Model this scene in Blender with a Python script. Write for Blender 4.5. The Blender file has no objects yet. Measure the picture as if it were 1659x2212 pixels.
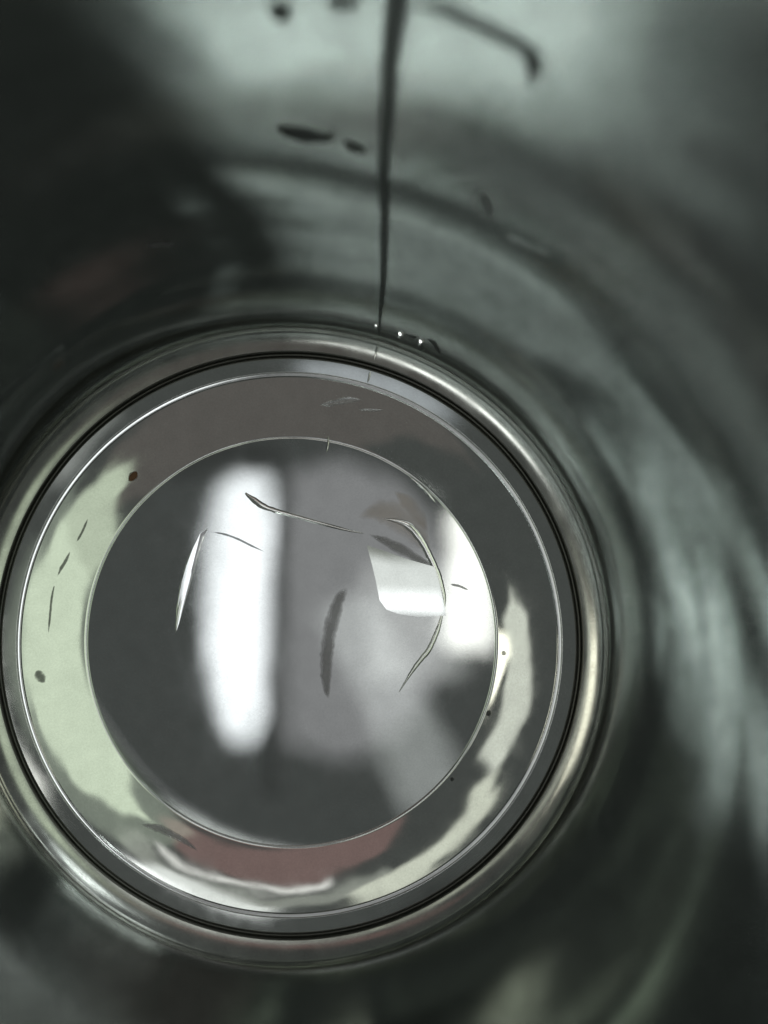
import bpy, bmesh, math, random
from mathutils import Vector, noise
random.seed(7)
S = bpy.context.scene
COL = S.collection
MM = 0.001

# ---------------------------------------------------------------- camera
F, D = 1800.0, 0.100                      # focal length in reference pixels, lens height over the cup's floor
cam_d = bpy.data.cameras.new('camera')
cam = bpy.data.objects.new('camera', cam_d)
COL.objects.link(cam)
cam.location = (198.5 / F * D, 279.0 / F * D, D)
cam_d.sensor_fit = 'VERTICAL'
cam_d.lens = 4.0
cam_d.sensor_height = 4.0 * 2212.0 / F
cam_d.sensor_width = 4.0 * 1659.0 / F
cam_d.clip_start, cam_d.clip_end = 0.002, 50.0
cam_d.dof.use_dof = True
cam_d.dof.focus_distance = 0.1
cam_d.dof.aperture_fstop = 1.7
S.camera = cam

# ---------------------------------------------------------------- world and lamps; most lamps are added for their reflections in the steel
w = bpy.data.worlds.new('World'); S.world = w; w.use_nodes = True
bg = w.node_tree.nodes['Background']
bg.inputs[0].default_value = (0.53, 0.58, 0.555, 1)
bg.inputs[1].default_value = 0.16

def lamp(name, loc, target, sx, sy, col, radiance, shape='RECTANGLE', roll=0.0):
    l = bpy.data.lights.new(name, 'AREA'); l.shape = shape
    l.size, l.size_y = sx, sy
    area = sx * sy * (math.pi / 4 if shape in ('ELLIPSE', 'DISK') else 1)
    l.energy = radiance * area * math.pi   # gives a lamp face of that radiance
    l.color = col
    o = bpy.data.objects.new(name, l); COL.objects.link(o)
    o.location = loc
    d = (Vector(target) - Vector(loc)).normalized()
    q = d.to_track_quat('-Z', 'Y')
    o.rotation_euler = q.to_euler()
    o.rotation_euler.rotate_axis('Z', roll)
    return o

def lamp_at(name, x, y, sx, sy, col, rad, shape='RECTANGLE', roll=0.0, z=1000):
    """a lamp facing straight down over the cup; millimetres"""
    return lamp(name, (x * MM, y * MM, z * MM), (x * MM, y * MM, 0), sx * MM, sy * MM, col, rad, shape, math.radians(roll))
lamp_at('window_strip_light', -148, -122, 58, 214, (0.93, 0.97, 1.0), 1.75, 'ELLIPSE')
lamp_at('pale_crescent_light', 245, -140, 240, 600, (0.87, 1.0, 0.76), 0.72, roll=-4)  # added lamp standing for a pale wall, mirrored as the left crescent
lamp_at('pale_fill_light', 235, -30, 320, 560, (0.86, 1.0, 0.80), 0.22, roll=-4, z=1008)  # dimmer unseen lamp added to soften the left crescent's ends
lamp_at('facet_pane_light', -22, 96, 130, 50, (0.96, 1.0, 0.97), 1.1)  # unseen lamp added for the disc's tilted facet to catch
lamp_at('facet_bar_light', -22, 54, 130, 34, (0.97, 1.0, 1.0), 2.0)  # brighter bar added beside it for the same facet
lamp_at('disc_right_light', 30, -106, 38, 108, (0.99, 1.0, 0.95), 1.9)  # added lamp for the white glow at the disc's right
lamp_at('disc_lower_light', -12, -140, 74, 90, (0.97, 1.0, 0.98), 0.34, z=1004)  # dim added lamp, greys the disc below that glow
lamp_at('disc_band_light', -33, -200, 50, 170, (0.95, 1.0, 0.98), 0.32, roll=28, z=1010)  # added lamp, mirrored as the disc's diagonal grey band
lamp_at('disc_fill_light', -75, -130, 180, 230, (0.97, 0.96, 1.0), 0.26, 'ELLIPSE', z=1020)  # broad unseen lamp added to lift the middle of the disc
lamp_at('lower_crescent_light', -290, 70, 240, 70, (0.96, 1.0, 0.84), 0.85, roll=14)  # added lamp bar, mirrored as the slope's lower crescent
lamp_at('right_crescent_light', -515, -110, 110, 330, (0.96, 1.0, 0.88), 0.85, roll=-22)  # second added bar, carries that crescent up the right
lamp_at('fillet_edge_light', -830, -90, 440, 300, (1.0, 0.99, 0.82), 2.9, roll=10)  # unseen lamp added to brighten the fillet's right side
lamp_at('fillet_low_light', -490, -780, 520, 220, (0.96, 1.0, 0.97), 4.4, roll=-38)  # strong unseen lamp added to whiten the fillet's upper right
lamp_at('blue_step_light', -175, -330, 90, 40, (0.86, 0.93, 1.0), 0.5, roll=-20)  # bluish lamp added for the step's upper right
lamp_at('slit_light', -40, 165, 260, 16, (1, 1, 0.96), 1.2, roll=-10)
lamp_at('olive_fill_light', -60, 122, 330, 44, (0.95, 1.0, 0.88), 0.3, roll=-10)  # dim lamp added to fill between the slit line and the bead
lamp_at('red_tint_light', -150, 272, 640, 150, (1, 0.50, 0.46), 0.17, 'ELLIPSE', roll=-10)  # dim red lamp added for the slope's reddish reflection, no lampshade
lamp_at('brown_tint_light', -40, -590, 560, 460, (1, 0.72, 0.64), 0.056)  # dim brown lamp added to tint the reflection in the slope's top

# unseen lamps added to brighten the cup wall: x, y, size, radiance
for x, y, sz, rad in ((546, 584, 42, 17.9), (378, 374, 42, 23.0), (294, 332, 42, 12.5), (294, 290, 42, 6.4), (378, 416, 42, 4.1),
                      (504, 542, 42, 4.1), (294, 416, 42, 3.7), (378, 290, 42, 3.3), (420, 374, 42, 1.4), (252, 416, 42, 1.1),
                      (780, 520, 130, 4.0), (650, 780, 130, 3.2), (390, 780, 130, 2.5), (520, 780, 130, 1.8), (520, 910, 130, 1.8),
                      (150, 1060, 130, 0.8)):
    lamp_at('wall_fill_light', x, y, sz, sz, (0.90, 0.99, 0.975), rad)

vs = S.view_settings
vs.view_transform = 'Standard'; vs.look = 'None'; vs.exposure = 0.0; vs.gamma = 1.0
S.cycles.max_bounces = 24; S.cycles.glossy_bounces = 20; S.cycles.transmission_bounces = 8
S.cycles.caustics_reflective = True
S.cycles.sample_clamp_indirect = 40.0
S.cycles.blur_glossy = 0.0

# ---------------------------------------------------------------- helpers
def link(name, me, mat=None, parent=None):
    o = bpy.data.objects.new(name, me); COL.objects.link(o)
    if mat: me.materials.append(mat)
    if parent: o.parent = parent
    return o
def empty(name, loc, label, cat, group=None):
    o = bpy.data.objects.new(name, None); COL.objects.link(o)
    o.location = loc; o.empty_display_size = 0.01
    o['label'] = label; o['category'] = cat
    if group: o['group'] = group
    return o
def tag(o, label, cat, group=None):
    o['label'] = label; o['category'] = cat
    if group: o['group'] = group

def smooth_profile(pts, n):
    """pts: (r, z) control points -> densely sampled Catmull-Rom curve"""
    out = []
    P = [pts[0]] + list(pts) + [pts[-1]]
    for i in range(1, len(P) - 2):
        p0, p1, p2, p3 = (Vector(p).to_2d() for p in P[i - 1:i + 3])
        for k in range(n):
            t = k / n
            out.append(0.5 * ((2 * p1) + (p2 - p0) * t + (2 * p0 - 5 * p1 + 4 * p2 - p3) * t * t
                              + (3 * p1 - p0 - 3 * p2 + p3) * t ** 3))
    out.append(Vector(pts[-1]).to_2d())
    return [(p.x, p.y) for p in out]

def lathe(profile, seg=384, wob=None, closed_centre=False):
    """profile in mm, revolved about Z; wob(r, a, z) -> height offset in mm"""
    verts, faces = [], []
    for (r, z) in profile:
        for s in range(seg):
            a = 2 * math.pi * s / seg
            dr, dz = wob(r, a, z) if wob else (0, 0)
            verts.append(((r + dr) * MM * math.cos(a), (r + dr) * MM * math.sin(a), (z + dz) * MM))
    n = len(profile)
    for i in range(n - 1):
        for s in range(seg):
            t = (s + 1) % seg
            faces.append((i * seg + s, (i + 1) * seg + s, (i + 1) * seg + t, i * seg + t))
    if closed_centre:
        faces.append(tuple(range(seg)))
    me = bpy.data.meshes.new('lathe'); me.from_pydata(verts, [], faces); me.update()
    for p in me.polygons: p.use_smooth = True
    return me

def steel(name, col, rough, aniso=0.0, bump=0.0, bscale=(1, 1, 1), rvar=0.0, rot=0.0, grain=0.0):
    m = bpy.data.materials.new(name); m.use_nodes = True
    nt = m.node_tree; b = nt.nodes['Principled BSDF']
    b.inputs['Metallic'].default_value = 1.0
    b.inputs['Base Color'].default_value = (*col, 1)
    b.inputs['Roughness'].default_value = rough
    b.inputs['Anisotropic'].default_value = aniso
    b.inputs['Anisotropic Rotation'].default_value = rot
    if aniso:
        tg = nt.nodes.new('ShaderNodeTangent'); tg.direction_type = 'RADIAL'; tg.axis = 'Z'
        nt.links.new(tg.outputs[0], b.inputs['Tangent'])
    tc = nt.nodes.new('ShaderNodeTexCoord')
    if grain:                               # fine pitting and haze of used steel
        g = nt.nodes.new('ShaderNodeTexNoise'); g.inputs['Scale'].default_value = 5200.0; g.inputs['Detail'].default_value = 3.0
        g2 = nt.nodes.new('ShaderNodeTexNoise'); g2.inputs['Scale'].default_value = 420.0; g2.inputs['Detail'].default_value = 6.0
        nt.links.new(tc.outputs['Object'], g.inputs['Vector']); nt.links.new(tc.outputs['Object'], g2.inputs['Vector'])
        ad = nt.nodes.new('ShaderNodeMath'); ad.operation = 'ADD'
        nt.links.new(g.outputs['Fac'], ad.inputs[0]); nt.links.new(g2.outputs['Fac'], ad.inputs[1])
        mr2 = nt.nodes.new('ShaderNodeMapRange')
        mr2.inputs['From Min'].default_value = 0.65; mr2.inputs['From Max'].default_value = 1.35
        nt.links.new(ad.outputs[0], mr2.inputs[0])
        mx = nt.nodes.new('ShaderNodeMix'); mx.data_type = 'RGBA'
        mx.inputs['A'].default_value = (*[c * (1 - grain) for c in col], 1); mx.inputs['B'].default_value = (*[min(1, c * (1 + grain)) for c in col], 1)
        nt.links.new(mr2.outputs[0], mx.inputs['Factor']); nt.links.new(mx.outputs['Result'], b.inputs['Base Color'])
    if bump or rvar:
        mp = nt.nodes.new('ShaderNodeMapping'); mp.inputs['Scale'].default_value = bscale
        nt.links.new(tc.outputs['Object'], mp.inputs[0])
        nz = nt.nodes.new('ShaderNodeTexNoise'); nz.inputs['Scale'].default_value = 1.0
        nz.inputs['Detail'].default_value = 5.0
        nt.links.new(mp.outputs[0], nz.inputs['Vector'])
        if bump:
            bp = nt.nodes.new('ShaderNodeBump'); bp.inputs['Strength'].default_value = 1.0
            bp.inputs['Distance'].default_value = bump
            nt.links.new(nz.outputs['Fac'], bp.inputs['Height'])
            nt.links.new(bp.outputs[0], b.inputs['Normal'])
        if rvar:
            mr = nt.nodes.new('ShaderNodeMapRange')
            mr.inputs['From Min'].default_value = 0.3; mr.inputs['From Max'].default_value = 0.7
            mr.inputs['To Min'].default_value = max(0.0, rough - rvar); mr.inputs['To Max'].default_value = rough + rvar
            nt.links.new(nz.outputs['Fac'], mr.inputs[0])
            nt.links.new(mr.outputs[0], b.inputs['Roughness'])
    return m

STEEL = (0.56, 0.575, 0.555)
M_wall = steel('drawn_steel', (0.455, 0.475, 0.46), 0.095, aniso=0.9, rot=0.25, grain=0.18)
M_mirror = steel('polished_steel', (0.60, 0.61, 0.60), 0.035, rvar=0.012, bscale=(260, 180, 200), grain=0.07)
M_ring = steel('polished_ring_steel', (0.62, 0.63, 0.61), 0.045, rvar=0.02, bscale=(300, 300, 300), grain=0.08)

M_groove = steel('dark_groove_steel', (0.10, 0.10, 0.09), 0.35)  # darker, rougher steel for the groove ring
M_slope = steel('polished_slope_steel', (0.62, 0.63, 0.61), 0.06, rvar=0.025, bscale=(300, 300, 300), grain=0.08)
M_fillet = steel('satin_steel', (0.42, 0.425, 0.40), 0.17, rvar=0.06, bscale=(200, 200, 200), grain=0.15)
# ---------------------------------------------------------------- the cup
cup = empty('steel_cup', (0, 0, 0), 'polished stainless steel cup seen from inside with ringed base and weld seam', 'cup')

def n3(a, k, s): return noise.noise(Vector((math.cos(a) * k, math.sin(a) * k, s)))
# base profile: (radius mm, slope degrees), integrated outwards from the centre
SLOPES = [(0, 0), (24.25, 3.1), (24.36, -12), (24.54, 14), (24.7, 21), (31.2, 16.3), (31.25, 45), (31.3, 45), (31.34, 10), (31.64, 7),
          (31.7, -35), (31.76, -35), (31.82, 15), (33.25, 15), (33.4, -35), (33.6, -66), (33.78, 0), (33.96, 66), (34.14, 30), (34.24, 17),
          (36.1, 34), (36.35, 50), (36.6, 66)]
def slope_at(r):
    for (r0, a0), (r1, a1) in zip(SLOPES, SLOPES[1:]):
        if r <= r1: return a0 + (a1 - a0) * (r - r0) / (r1 - r0)
    return SLOPES[-1][1]
STEP = 0.01
ZT = [0.0]
for k in range(int(36.6 / STEP)): ZT.append(ZT[-1] + STEP * math.tan(math.radians(slope_at((k + 0.5) * STEP))))
def base_z(r):
    f = min(max(r / STEP, 0), len(ZT) - 1.001); k = int(f)
    return ZT[k] + (ZT[k + 1] - ZT[k]) * (f - k)
def base_dz(r, a):
    """slight unevenness of the spun base"""
    x, y = r * math.cos(a), r * math.sin(a)
    w_ = min(1, max(0, (r - 25.2) / 2)) * min(1, max(0, (31.0 - r) / 1.5))
    return (0.02 * noise.noise(Vector((x * 0.06, y * 0.06, 3.1))) + 0.004 * noise.noise(Vector((x * 0.22, y * 0.22, 7.7)))
            + 0.024 * w_ * noise.noise(Vector((x * 0.20, y * 0.20, 1.3))) + 0.0025 * w_ * noise.noise(Vector((x * 0.6, y * 0.6, 4.3))))
def base_wob(r, a, z): return 0, base_dz(r, a)
def ring(name, r0, r1, n, mat, seg=384, closed=False):
    p = [(r0 + (r1 - r0) * i / n, base_z(r0 + (r1 - r0) * i / n)) for i in range(n + 1)]
    return link(name, lathe(p, seg, base_wob, closed), mat, cup)
disc = ring('base_disc', 0.05, 24.25, 60, M_mirror, closed=True)
ring('disc_lip', 24.25, 24.7, 12, M_ring)
slope = ring('base_slope', 24.7, 31.2, 28, M_slope)
ring('bead_ring', 31.2, 31.84, 32, M_ring)
ring('base_step', 31.84, 33.25, 10, M_ring)
ring('base_groove', 33.25, 34.24, 30, M_groove)
fillet = ring('base_fillet', 34.24, 36.6, 36, M_fillet)
ZW = base_z(36.6)
wallp = smooth_profile([(36.6, ZW), (39.3, 13.0), (42.0, 20.0), (44.0, 26.0), (45.2, 33.0), (46.0, 45.0), (47.6, 68.0), (49.2, 86.0), (52.4, 92.0)], 10)
def wall_r(z):
    for (r0, z0), (r1, z1) in zip(wallp, wallp[1:]):
        if z <= z1: return r0 + (r1 - r0) * (z - z0) / (z1 - z0)
    return wallp[-1][0]
ADDED_DENTS = [(125, 19, 45, -2.6)]      # azimuth, half widths in degrees, depth in mm: wall pushed in to darken its left side
def wall_dr(a, z):
    d = 0.06 * n3(a, 2.0, z * 0.03) + 0.02 * n3(a, 5.0, z * 0.16)
    for a0, wn, wp, h in ADDED_DENTS:
        t = (math.degrees(a) - a0 + 180) % 360 - 180
        d += h * math.exp(-(t / (wp if t > 0 else wn)) ** 2)
    return d * min(1, max(0, (z - ZW) / 12))
def wall_wob(r, a, z): return wall_dr(a, z), 0
wall = link('cup_wall', lathe(wallp, seg=512, wob=wall_wob), M_wall, cup)
rimp = [(52.4 + 0.9 * (1 - math.cos(t * math.pi / 12)), 92.0 + 0.9 * math.sin(t * math.pi / 12)) for t in range(13)]
link('rim', lathe(rimp, seg=256), M_ring, cup)
outer = [(54.2, 92.0), (51.0, 86.0), (49.4, 68.0), (47.6, 33.0), (46.0, 24.0), (40.0, 6.0), (38.5, -0.6), (34.0, -1.0), (1.0, -1.0)]
link('outer_wall', lathe(outer, seg=256), M_wall, cup)

table = link('table', bpy.data.meshes.new('table'), None)
bm = bmesh.new(); bmesh.ops.create_cube(bm, size=1.0)
for v in bm.verts: v.co = Vector((v.co.x * 1.2, v.co.y * 0.8, v.co.z * 0.03 - 0.0163))
bm.to_mesh(table.data); bm.free()
mt = bpy.data.materials.new('dark_table'); mt.use_nodes = True
mt.node_tree.nodes['Principled BSDF'].inputs['Base Color'].default_value = (0.08, 0.07, 0.06, 1)
table.data.materials.append(mt); table['kind'] = 'structure'

# ---------------------------------------------------------------- marks on the steel: scratches, stains, weld seam, painted-in reflections
def plain(name, col, rough=0.5, metal=0.0, spec=0.3, soft=0.0, full=1.0, grain=2200.0):
    """a coat for marks and painted-in reflections; soft > 0 lets it thin out towards its edges"""
    m = bpy.data.materials.new(name); m.use_nodes = True
    nt = m.node_tree; b = nt.nodes['Principled BSDF']; L = nt.links.new
    nz = nt.nodes.new('ShaderNodeTexNoise'); nz.inputs['Scale'].default_value = grain; nz.inputs['Detail'].default_value = 4
    tc = nt.nodes.new('ShaderNodeTexCoord'); L(tc.outputs['Object'], nz.inputs['Vector'])
    mx = nt.nodes.new('ShaderNodeMix'); mx.data_type = 'RGBA'
    mx.inputs['A'].default_value = (*[c * 0.7 for c in col], 1); mx.inputs['B'].default_value = (*[min(1, c * 1.3) for c in col], 1)
    L(nz.outputs['Fac'], mx.inputs['Factor']); L(mx.outputs['Result'], b.inputs['Base Color'])
    b.inputs['Roughness'].default_value = rough; b.inputs['Metallic'].default_value = metal
    b.inputs['Specular IOR Level'].default_value = spec
    if soft:
        at = nt.nodes.new('ShaderNodeAttribute'); at.attribute_name = 'cover'
        ad = nt.nodes.new('ShaderNodeMath'); ad.operation = 'MULTIPLY_ADD'; ad.inputs[1].default_value = 0.9; ad.inputs[2].default_value = -0.45
        L(nz.outputs['Fac'], ad.inputs[0])
        sm = nt.nodes.new('ShaderNodeMath'); sm.operation = 'ADD'; L(at.outputs['Fac'], sm.inputs[0]); L(ad.outputs[0], sm.inputs[1])
        mr = nt.nodes.new('ShaderNodeMapRange'); mr.interpolation_type = 'SMOOTHSTEP'
        mr.inputs['From Min'].default_value = 0.05; mr.inputs['From Max'].default_value = 0.05 + soft
        mr.inputs['To Max'].default_value = full
        L(sm.outputs[0], mr.inputs[0]); L(mr.outputs[0], b.inputs['Alpha'])
    return m
M_bright = plain('bright_line_steel', (0.80, 0.79, 0.74), 0.06, 1.0)  # for scratches, the seam and bright lines that draw in reflections
M_pale = plain('pale_mark_steel', (0.8, 0.82, 0.8), 0.22, 1.0, soft=1.0, full=0.6)  # pale, slightly rough steel for light marks on wall and slope
M_stain = plain('dark_residue', (0.05, 0.055, 0.05), 0.6, soft=0.9, full=0.6)
M_dark_mark = plain('dark_mark', (0.08, 0.088, 0.084), 0.5, soft=0.8, full=0.9, grain=500)  # dark tone for tails, smudges and painted-in reflections on the wall
M_dull = plain('dull_mark', (0.28, 0.27, 0.28), 0.4, 1.0, soft=1.1, full=0.7, grain=600)
M_tan = plain('warm_reflection_tint', (0.34, 0.27, 0.20), 0.3, 1.0, soft=1.3, full=0.32, grain=300)  # warm tone of the disc's reflections, painted on as a tint
M_seam = plain('weld_seam_steel', (0.18, 0.19, 0.185), 0.35, 1.0, soft=1.0, full=0.9)
M_rust = plain('rust_spot', (0.16, 0.08, 0.04), 0.7, soft=0.8)

def base_at(x, y):
    r, a = math.hypot(x, y), math.atan2(y, x)
    return Vector((x, y, base_z(r) + base_dz(r, a)))
def wall_at(az, z):
    a = math.radians(az); r = wall_r(z) + wall_dr(a, z)
    return Vector((r * math.cos(a), r * math.sin(a), z))
def ribbon(name, pts, widths, up, height, mat, parent, across=7, n=8, rough_edge=0.18):
    """a thin raised or smeared strip that follows the surface; everything in mm"""
    P, Wd = [], []
    Q = [pts[0]] + list(pts) + [pts[-1]]
    for i in range(1, len(Q) - 2):
        p0, p1, p2, p3 = Q[i - 1:i + 3]
        for k in range(n):
            t = k / n
            P.append(0.5 * ((2 * p1) + (p2 - p0) * t + (2 * p0 - 5 * p1 + 4 * p2 - p3) * t * t + (3 * p1 - p0 - 3 * p2 + p3) * t ** 3))
            Wd.append(widths[i - 1] * (1 - t) + widths[i] * t)
    P.append(pts[-1]); Wd.append(widths[-1])
    verts, faces, cover = [], [], []
    for i, p in enumerate(P):
        tan = (P[min(i + 1, len(P) - 1)] - P[max(i - 1, 0)]).normalized()
        nn = up(p); side = tan.cross(nn).normalized()
        e = min(1.0, 0.35 + 2.5 * min(i, len(P) - 1 - i) / len(P))
        jl = 1 + rough_edge * noise.noise(p * 2.3 + Vector((5, 0, 0))); jr = 1 + rough_edge * noise.noise(p * 2.3 + Vector((0, 9, 0)))
        for k in range(across):
            t = 2 * k / (across - 1) - 1
            q = p + side * (t * 0.5 * Wd[i] * e * (jr if t > 0 else jl))
            q = snap(q, up)
            h = height * (1 - t * t) * e - 0.012 * abs(t) ** 4 + 0.008
            verts.append((q + nn * h) * MM)
            cover.append((1 - t * t) * min(1.0, 6.0 * min(i, len(P) - 1 - i) / len(P)))
    for i in range(len(P) - 1):
        for k in range(across - 1):
            a = i * across + k
            faces.append((a, a + 1, a + across + 1, a + across))
    me = bpy.data.meshes.new(name); me.from_pydata(verts, [], faces); me.update()
    at = me.attributes.new('cover', 'FLOAT', 'POINT'); at.data.foreach_set('value', cover)
    for f in me.polygons: f.use_smooth = True
    return link(name, me, mat, parent)
def up_base(p): return Vector((0, 0, 1))
def up_wall(p): return Vector((-p.x, -p.y, 0)).normalized()
def snap(q, up):
    return base_at(q.x, q.y) if up is up_base else wall_at(math.degrees(math.atan2(q.y, q.x)), q.z)

# kind, parent, material, height, [(x, y, width) ...] on the base
BASE_MARKS = [
    ('stain_reflection', disc, M_tan, 0.003, [(7.74, 14.73, 1.11), (10.23, 15.56, 3.32), (12.72, 15.0, 4.42), (15.2, 12.52, 3.32), (16.59, 10.3, 1.66)]),
    ('stain_reflection', disc, M_tan, 0.003, [(12.16, 18.04, 0.77), (13.82, 16.66, 2.21), (15.2, 15.0, 2.21), (16.31, 13.07, 0.77)]),
    ('scratch_glint', disc, M_bright, 0.07, [(-5.55, 17.77, 0.664), (-4.56, 16.94, 0.997), (-3.07, 16.05, 0.665), (-0.58, 15.28, 0.499), (3.85, 14.06, 0.443), (6.62, 13.34, 0.443), (8.56, 12.95, 0.277)]),
    ('scratch_glint', disc, M_bright, 0.07, [(12.83, -6.06, 0.222), (14.1, -4.01, 0.499), (15.21, -2.45, 0.554), (16.32, -1.06, 0.665), (17.15, 0.6, 0.609), (17.81, 2.55, 0.498), (18.14, 4.49, 0.387)]),  # right arc of the mirrored mouth rim, drawn in as a bright ridge
    ('scratch_glint', disc, M_bright, 0.07, [(11.17, 14.67, 0.443), (12.72, 14.39, 0.885), (14.1, 13.73, 0.996), (15.37, 12.24, 0.94), (16.31, 10.58, 0.885), (17.42, 8.09, 0.83), (18.14, 5.6, 0.83), (18.25, 4.21, 0.664)]),  # upper part of the same mirrored rim, drawn in
    ('scratch_glint', disc, M_bright, 0.07, [(-10.1, 13.51, 0.222), (-10.99, 12.23, 0.665), (-11.94, 10.01, 0.831), (-12.78, 7.52, 0.831), (-13.34, 4.75, 0.721), (-13.78, 2.25, 0.443), (-13.89, 1.14, 0.166)]),  # left sliver of the mirrored rim, drawn in
    ('scratch_glint', slope, M_bright, 0.07, [(4.33, 24.54, 0.22), (4.38, 23.67, 0.276), (4.21, 22.68, 0.276)]),  # mirrored end of the weld seam, drawn in as a bright tick
    ('scratch_glint', disc, M_bright, 0.07, [(14.09, 19.69, 0.331), (15.75, 18.31, 0.442), (17.13, 16.66, 0.442)]),
    ('stain_reflection', disc, M_stain, 0.003, [(-9.72, 13.12, 0.277), (-8.06, 12.84, 0.333), (-6.41, 12.23, 0.333), (-4.75, 11.4, 0.333), (-3.26, 10.73, 0.222)]),
    ('stain_reflection', disc, M_dull, 0.003, [(6.89, 6.4, 1.665), (5.78, 5.29, 2.109), (4.84, 2.51, 2.11), (4.28, -0.27, 1.999), (4.06, -3.05, 1.777), (4.17, -5.82, 1.333), (4.39, -6.93, 0.777)]),  # grey band, duller than the disc around it
    ('stain_reflection', disc, M_dull, 0.003, [(8.95, 12.95, 0.332), (11.06, 12.07, 1.329), (13.27, 10.96, 1.772), (15.21, 9.85, 1.328), (17.03, 9.08, 0.443)]),  # duller patch along the bright line
    ('stain_reflection', slope, M_stain, 0.003, [(-23.82, 14.74, 0.272), (-24.5, 13.21, 0.327), (-25.21, 11.9, 0.327)]),
    ('stain_reflection', slope, M_stain, 0.003, [(-25.89, 10.92, 0.272), (-26.43, 9.73, 0.49), (-26.94, 8.86, 0.436), (-27.36, 7.94, 0.272)]),
    ('stain_reflection', slope, M_stain, 0.003, [(-27.68, 7.01, 0.272), (-28.01, 5.49, 0.326), (-28.24, 3.31, 0.327), (-28.45, 1.02, 0.327)]),
    ('stain_reflection', slope, M_stain, 0.003, [(-29.68, -3.03, 0.867), (-29.29, -3.7, 1.302), (-28.85, -4.59, 0.869)]),
    ('stain_reflection', slope, M_stain, 0.003, [(25.21, -0.96, 0.496), (25.26, -1.29, 0.771), (25.31, -1.61, 0.495)]),
    ('stain_reflection', slope, M_stain, 0.003, [(19.05, -16.03, 0.331), (19.1, -16.28, 0.661), (19.09, -16.54, 0.33)]),
    ('stain_reflection', slope, M_stain, 0.003, [(23.3, -8.17, 0.441), (23.51, -8.42, 0.716), (23.19, -8.77, 0.441)]),
    ('stain_reflection', disc, M_stain, 0.003, [(18.91, 6.87, 0.332), (20.01, 6.65, 0.442), (21.22, 6.11, 0.276)]),
    ('stain_reflection', disc, M_stain, 0.003, [(13.27, 9.3, 0.277), (14.66, 8.19, 0.443), (16.04, 7.53, 0.332), (17.42, 7.2, 0.221)]),
    ('stain_reflection', slope, M_dull, 0.003, [(-17.85, -21.26, 0.436), (-15.49, -21.93, 1.094), (-12.77, -23.33, 0.767), (-10.83, -24.66, 0.328)]),
    ('stain_reflection', slope, M_rust, 0.003, [(-19.13, 19.11, 0.547), (-18.58, 19.76, 1.203), (-18.13, 20.31, 0.547)]),
    ('scratch_glint', slope, M_pale, 0.06, [(3.43, 28.13, 0.436), (4.8, 28.23, 0.87), (6.72, 28.63, 0.976), (8.45, 28.61, 0.542)]),
    ('scratch_glint', slope, M_pale, 0.05, [(8.06, 27.57, 0.326), (9.43, 27.45, 0.489), (11.05, 27.43, 0.271)]),
]
for kind, par, mat, h, pts in BASE_MARKS:
    ribbon(kind, [base_at(x, y) for x, y, _ in pts], [w_ for _, _, w_ in pts], up_base, h, mat, par)
# kind, material, height, [(azimuth, height above the floor, width) ...] on the wall
WALL_MARKS = [
    ('stain_reflection', M_dark_mark, 0.05, [(65.48, 8.79, 0.507), (64.05, 8.58, 0.711), (62.48, 7.1, 0.516)]),  # dark tail beside a bright bead
    ('stain_reflection', M_dark_mark, 0.05, [(66.09, 7.43, 0.411), (65.82, 5.89, 0.627)]),
    ('stain_reflection', M_dark_mark, 0.05, [(68.96, 8.03, 0.307), (67.93, 7.92, 0.46), (67.09, 8.55, 0.254)]),
    ('stain_reflection', M_dark_mark, 0.12, [(75.3, 51.73, 0.697), (73.89, 52.1, 0.905), (71.86, 52.36, 1.059), (69.75, 52.17, 1.169), (67.6, 52.0, 1.173), (65.79, 51.91, 1.175), (64.73, 51.4, 1.296), (64.24, 50.08, 1.387), (64.03, 48.24, 1.15)]),  # dark hook-shaped reflection, painted on the wall
    ('stain_reflection', M_dark_mark, 0.05, [(84.14, 50.2, 1.217), (84.22, 49.16, 1.356), (84.31, 48.07, 0.692)]),  # dark blob of the same reflections, painted on
    ('stain_reflection', M_dark_mark, 0.05, [(80.72, 50.73, 0.821), (79.52, 50.72, 1.369), (78.13, 51.28, 1.083)]),  # second painted-on reflection blob
    ('stain_reflection', M_dark_mark, 0.05, [(86.7, 36.27, 0.708), (85.39, 35.07, 1.876), (83.6, 34.64, 2.033), (81.98, 34.67, 1.452), (80.32, 35.32, 0.719)]),  # darker smudge on the wall
    ('stain_reflection', M_dark_mark, 0.05, [(79.88, 34.88, 0.362), (78.83, 33.92, 1.468), (77.79, 33.4, 0.666)]),
    ('pale_mark', M_pale, 0.05, [(87.01, 31.97, 0.529), (84.06, 32.51, 0.675), (82.16, 32.28, 0.451)]),
    ('pale_mark', M_pale, 0.05, [(81.03, 36.5, 0.494), (80.73, 35.49, 0.788), (80.71, 34.12, 0.586)]),
    ('pale_mark', M_pale, 0.05, [(78.28, 32.41, 0.451), (77.08, 34.2, 0.804), (76.29, 35.18, 0.432)]),
    ('pale_mark', M_pale, 0.05, [(74.42, 35.35, 0.575), (73.9, 34.5, 0.873), (73.53, 33.44, 0.518)]),
    ('pale_mark', M_pale, 0.05, [(70.25, 33.57, 0.517), (68.31, 33.92, 0.881), (65.25, 36.05, 0.568)]),
    ('pale_mark', M_pale, 0.05, [(67.47, 33.44, 0.444), (66.15, 31.97, 0.605), (64.99, 30.4, 0.464)]),
    ('stain_reflection', M_dull, 0.05, [(65.56, 33.54, 0.369), (64.46, 31.95, 0.832), (63.57, 30.19, 0.465)]),
    ('stain_reflection', M_dull, 0.05, [(105.42, 22.32, 0.345), (103.9, 21.77, 0.956), (101.95, 21.05, 0.351)]),
    ('pale_mark', M_pale, 0.05, [(61.82, 29.07, 0.552), (59.22, 29.09, 1.182), (55.44, 30.01, 0.622)]),
]
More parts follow.
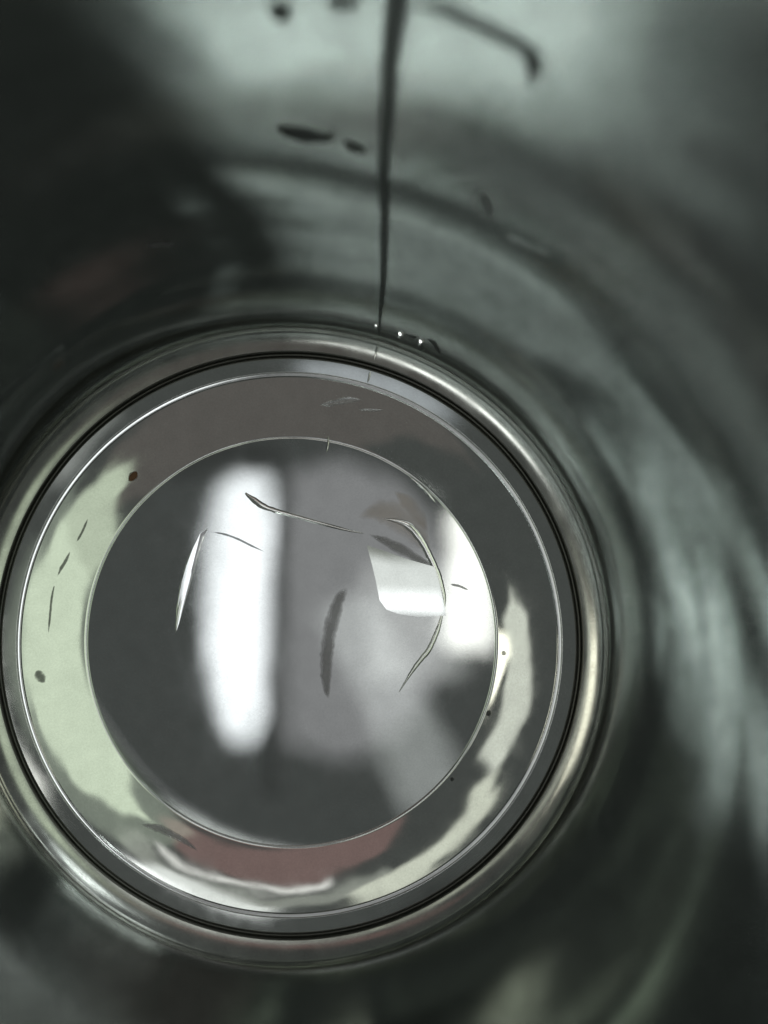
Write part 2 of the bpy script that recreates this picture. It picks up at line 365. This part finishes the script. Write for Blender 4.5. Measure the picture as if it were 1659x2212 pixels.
for kind, mat, h, pts in WALL_MARKS:
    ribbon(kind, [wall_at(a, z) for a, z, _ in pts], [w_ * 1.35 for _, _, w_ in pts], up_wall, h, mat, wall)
SEAM = [(73.47, 4.9), (73.76, 8.24), (74.32, 16.28), (75.69, 29.14), (75.65, 42.55), (75.57, 47.71), (75.51, 51.98)] + [(75.5, 70.0), (75.5, 91.0)]
ribbon('weld_seam', [wall_at(a, max(z, 5.0)) for a, z in SEAM], [0.45 + 0.028 * z for _, z in SEAM], up_wall, 0.10, M_seam, wall, across=9, rough_edge=0.15)

for r0, r1 in ((36.3, 34.6), (33.2, 31.9)):
    ca, sa = math.cos(math.radians(73.4)), math.sin(math.radians(73.4))
    ribbon('weld_seam', [base_at(r * ca, r * sa) for r in (r0, (r0 + r1) / 2, r1)], [0.30, 0.26, 0.18], up_base, 0.05, M_bright, fillet, rough_edge=0.3)

# ---------------------------------------------------------------- beads added for glints beside the seam, tilted glint facets on the disc
M_bead = plain('bright_glint_steel', (0.85, 0.85, 0.83), 0.08, 1.0)
LOW = Vector((-0.45, -0.725, 1.0))
for az, z, rad in ((70.0, 7.95, 0.46), (66.3, 8.06, 0.44), (74.3, 8.0, 0.25)):
    p = (wall_at(az, z) + up_wall(wall_at(az, z)) * 0.12) * MM
    n = ((cam.location - p).normalized() + (LOW - p).normalized()).normalized()   # flattened bead added as a glint, its face turned to the low lamp
    bm = bmesh.new(); bmesh.ops.create_uvsphere(bm, u_segments=20, v_segments=12, radius=1.0)
    for v in bm.verts: v.co = Vector((v.co.x * rad * 0.8, v.co.y * rad * 1.3, v.co.z * rad * 0.16)) * MM
    q = n.to_track_quat('Z', 'Y').to_matrix()
    for v in bm.verts: v.co = q @ v.co + p
    me = bpy.data.meshes.new('glint_bead'); bm.to_mesh(me); bm.free()
    for f in me.polygons: f.use_smooth = True
    link('glint_bead', me, M_bead, wall)

def facet(name, outline, tilt, mat, parent, lift=0.015, dome=0.0):
    """an added facet raised off the disc, tilted to catch a lamp by (dz/dx, dz/dy); millimetres"""
    cx, cy = sum(p[0] for p in outline) / len(outline), sum(p[1] for p in outline) / len(outline)
    sx = (base_at(cx + 1, cy).z - base_at(cx - 1, cy).z) / 2 + tilt[0]
    sy = (base_at(cx, cy + 1).z - base_at(cx, cy - 1).z) / 2 + tilt[1]
    up_by = max(base_at(x, y).z - sx * x - sy * y for x, y in outline) + lift
    bm = bmesh.new()
    rings = []
    for f in (1.0, 0.82, 0.6, 0.35, 0.12):
        rings.append([bm.verts.new(Vector((x, y, up_by + sx * x + sy * y + dome * (1 - f * f))) * MM)
                      for x, y in ((cx + (px - cx) * f, cy + (py - cy) * f) for px, py in outline)])
    bot = [bm.verts.new(Vector((x, y, base_at(x, y).z - 0.02)) * MM) for x, y in outline]
    n = len(outline)
    for a, b_ in zip(rings, rings[1:]):
        for k in range(n): bm.faces.new((a[k], a[(k + 1) % n], b_[(k + 1) % n], b_[k])).smooth = True
    bm.faces.new(rings[-1]).smooth = True
    for k in range(n): bm.faces.new((rings[0][k], bot[k], bot[(k + 1) % n], rings[0][(k + 1) % n]))
    for k in range(n): bm.edges.get((rings[0][k], rings[0][(k + 1) % n])).smooth = False
    bmesh.ops.recalc_face_normals(bm, faces=bm.faces)
    me = bpy.data.meshes.new(name); bm.to_mesh(me); bm.free()
    return link(name, me, mat, parent)
facet('glint_facet', [(8.96, 11.52), (11.06, 10.86), (13.82, 9.86), (17.03, 8.98), (17.69, 6.88), (18.13, 4.78), (18.35, 3.23), (15.2, 3.01), (12.72, 3.39), (11.33, 3.89), (10.5, 5.0), (10.06, 7.26), (9.57, 9.31)], (0.0, -0.096), M_mirror, disc, dome=0.006)  # catches the added facet lamps as the disc's bright patch
facet('glint_facet', [(-10.17, 13.45), (-10.5, 12.52), (-11.16, 10.58), (-11.72, 8.37), (-12.27, 6.43), (-12.93, 4.22), (-13.49, 2.29), (-13.82, 1.24), (-13.71, 2.56), (-13.6, 4.78), (-13.15, 7.26), (-12.6, 9.09), (-11.83, 11.13), (-10.94, 12.96)], (-0.019, 0.008), M_mirror, disc, dome=0.004)  # catches the window strip as a cream sliver

# ---------------------------------------------------------------- board added over the cup to trim the bright strip's reflection
bm = bmesh.new()
for x0, x1, y0, y1 in ((-128, -115, -262, -26), (-200, -115, -26, 2)):
    r = bmesh.ops.create_cube(bm, size=1.0)
    for v in r['verts']:
        v.co = Vector(((x0 + x1) / 2 + v.co.x * (x1 - x0), (y0 + y1) / 2 + v.co.y * (y1 - y0), 985 + v.co.z * 16)) * MM
me = bpy.data.meshes.new('strip_blocker'); bm.to_mesh(me); bm.free()
fr = link('strip_blocker', me, plain('grey_paint', (0.75, 0.75, 0.76), 0.6))
tag(fr, 'added grey board trimming the white strip of window mirrored in the disc', 'window frame')
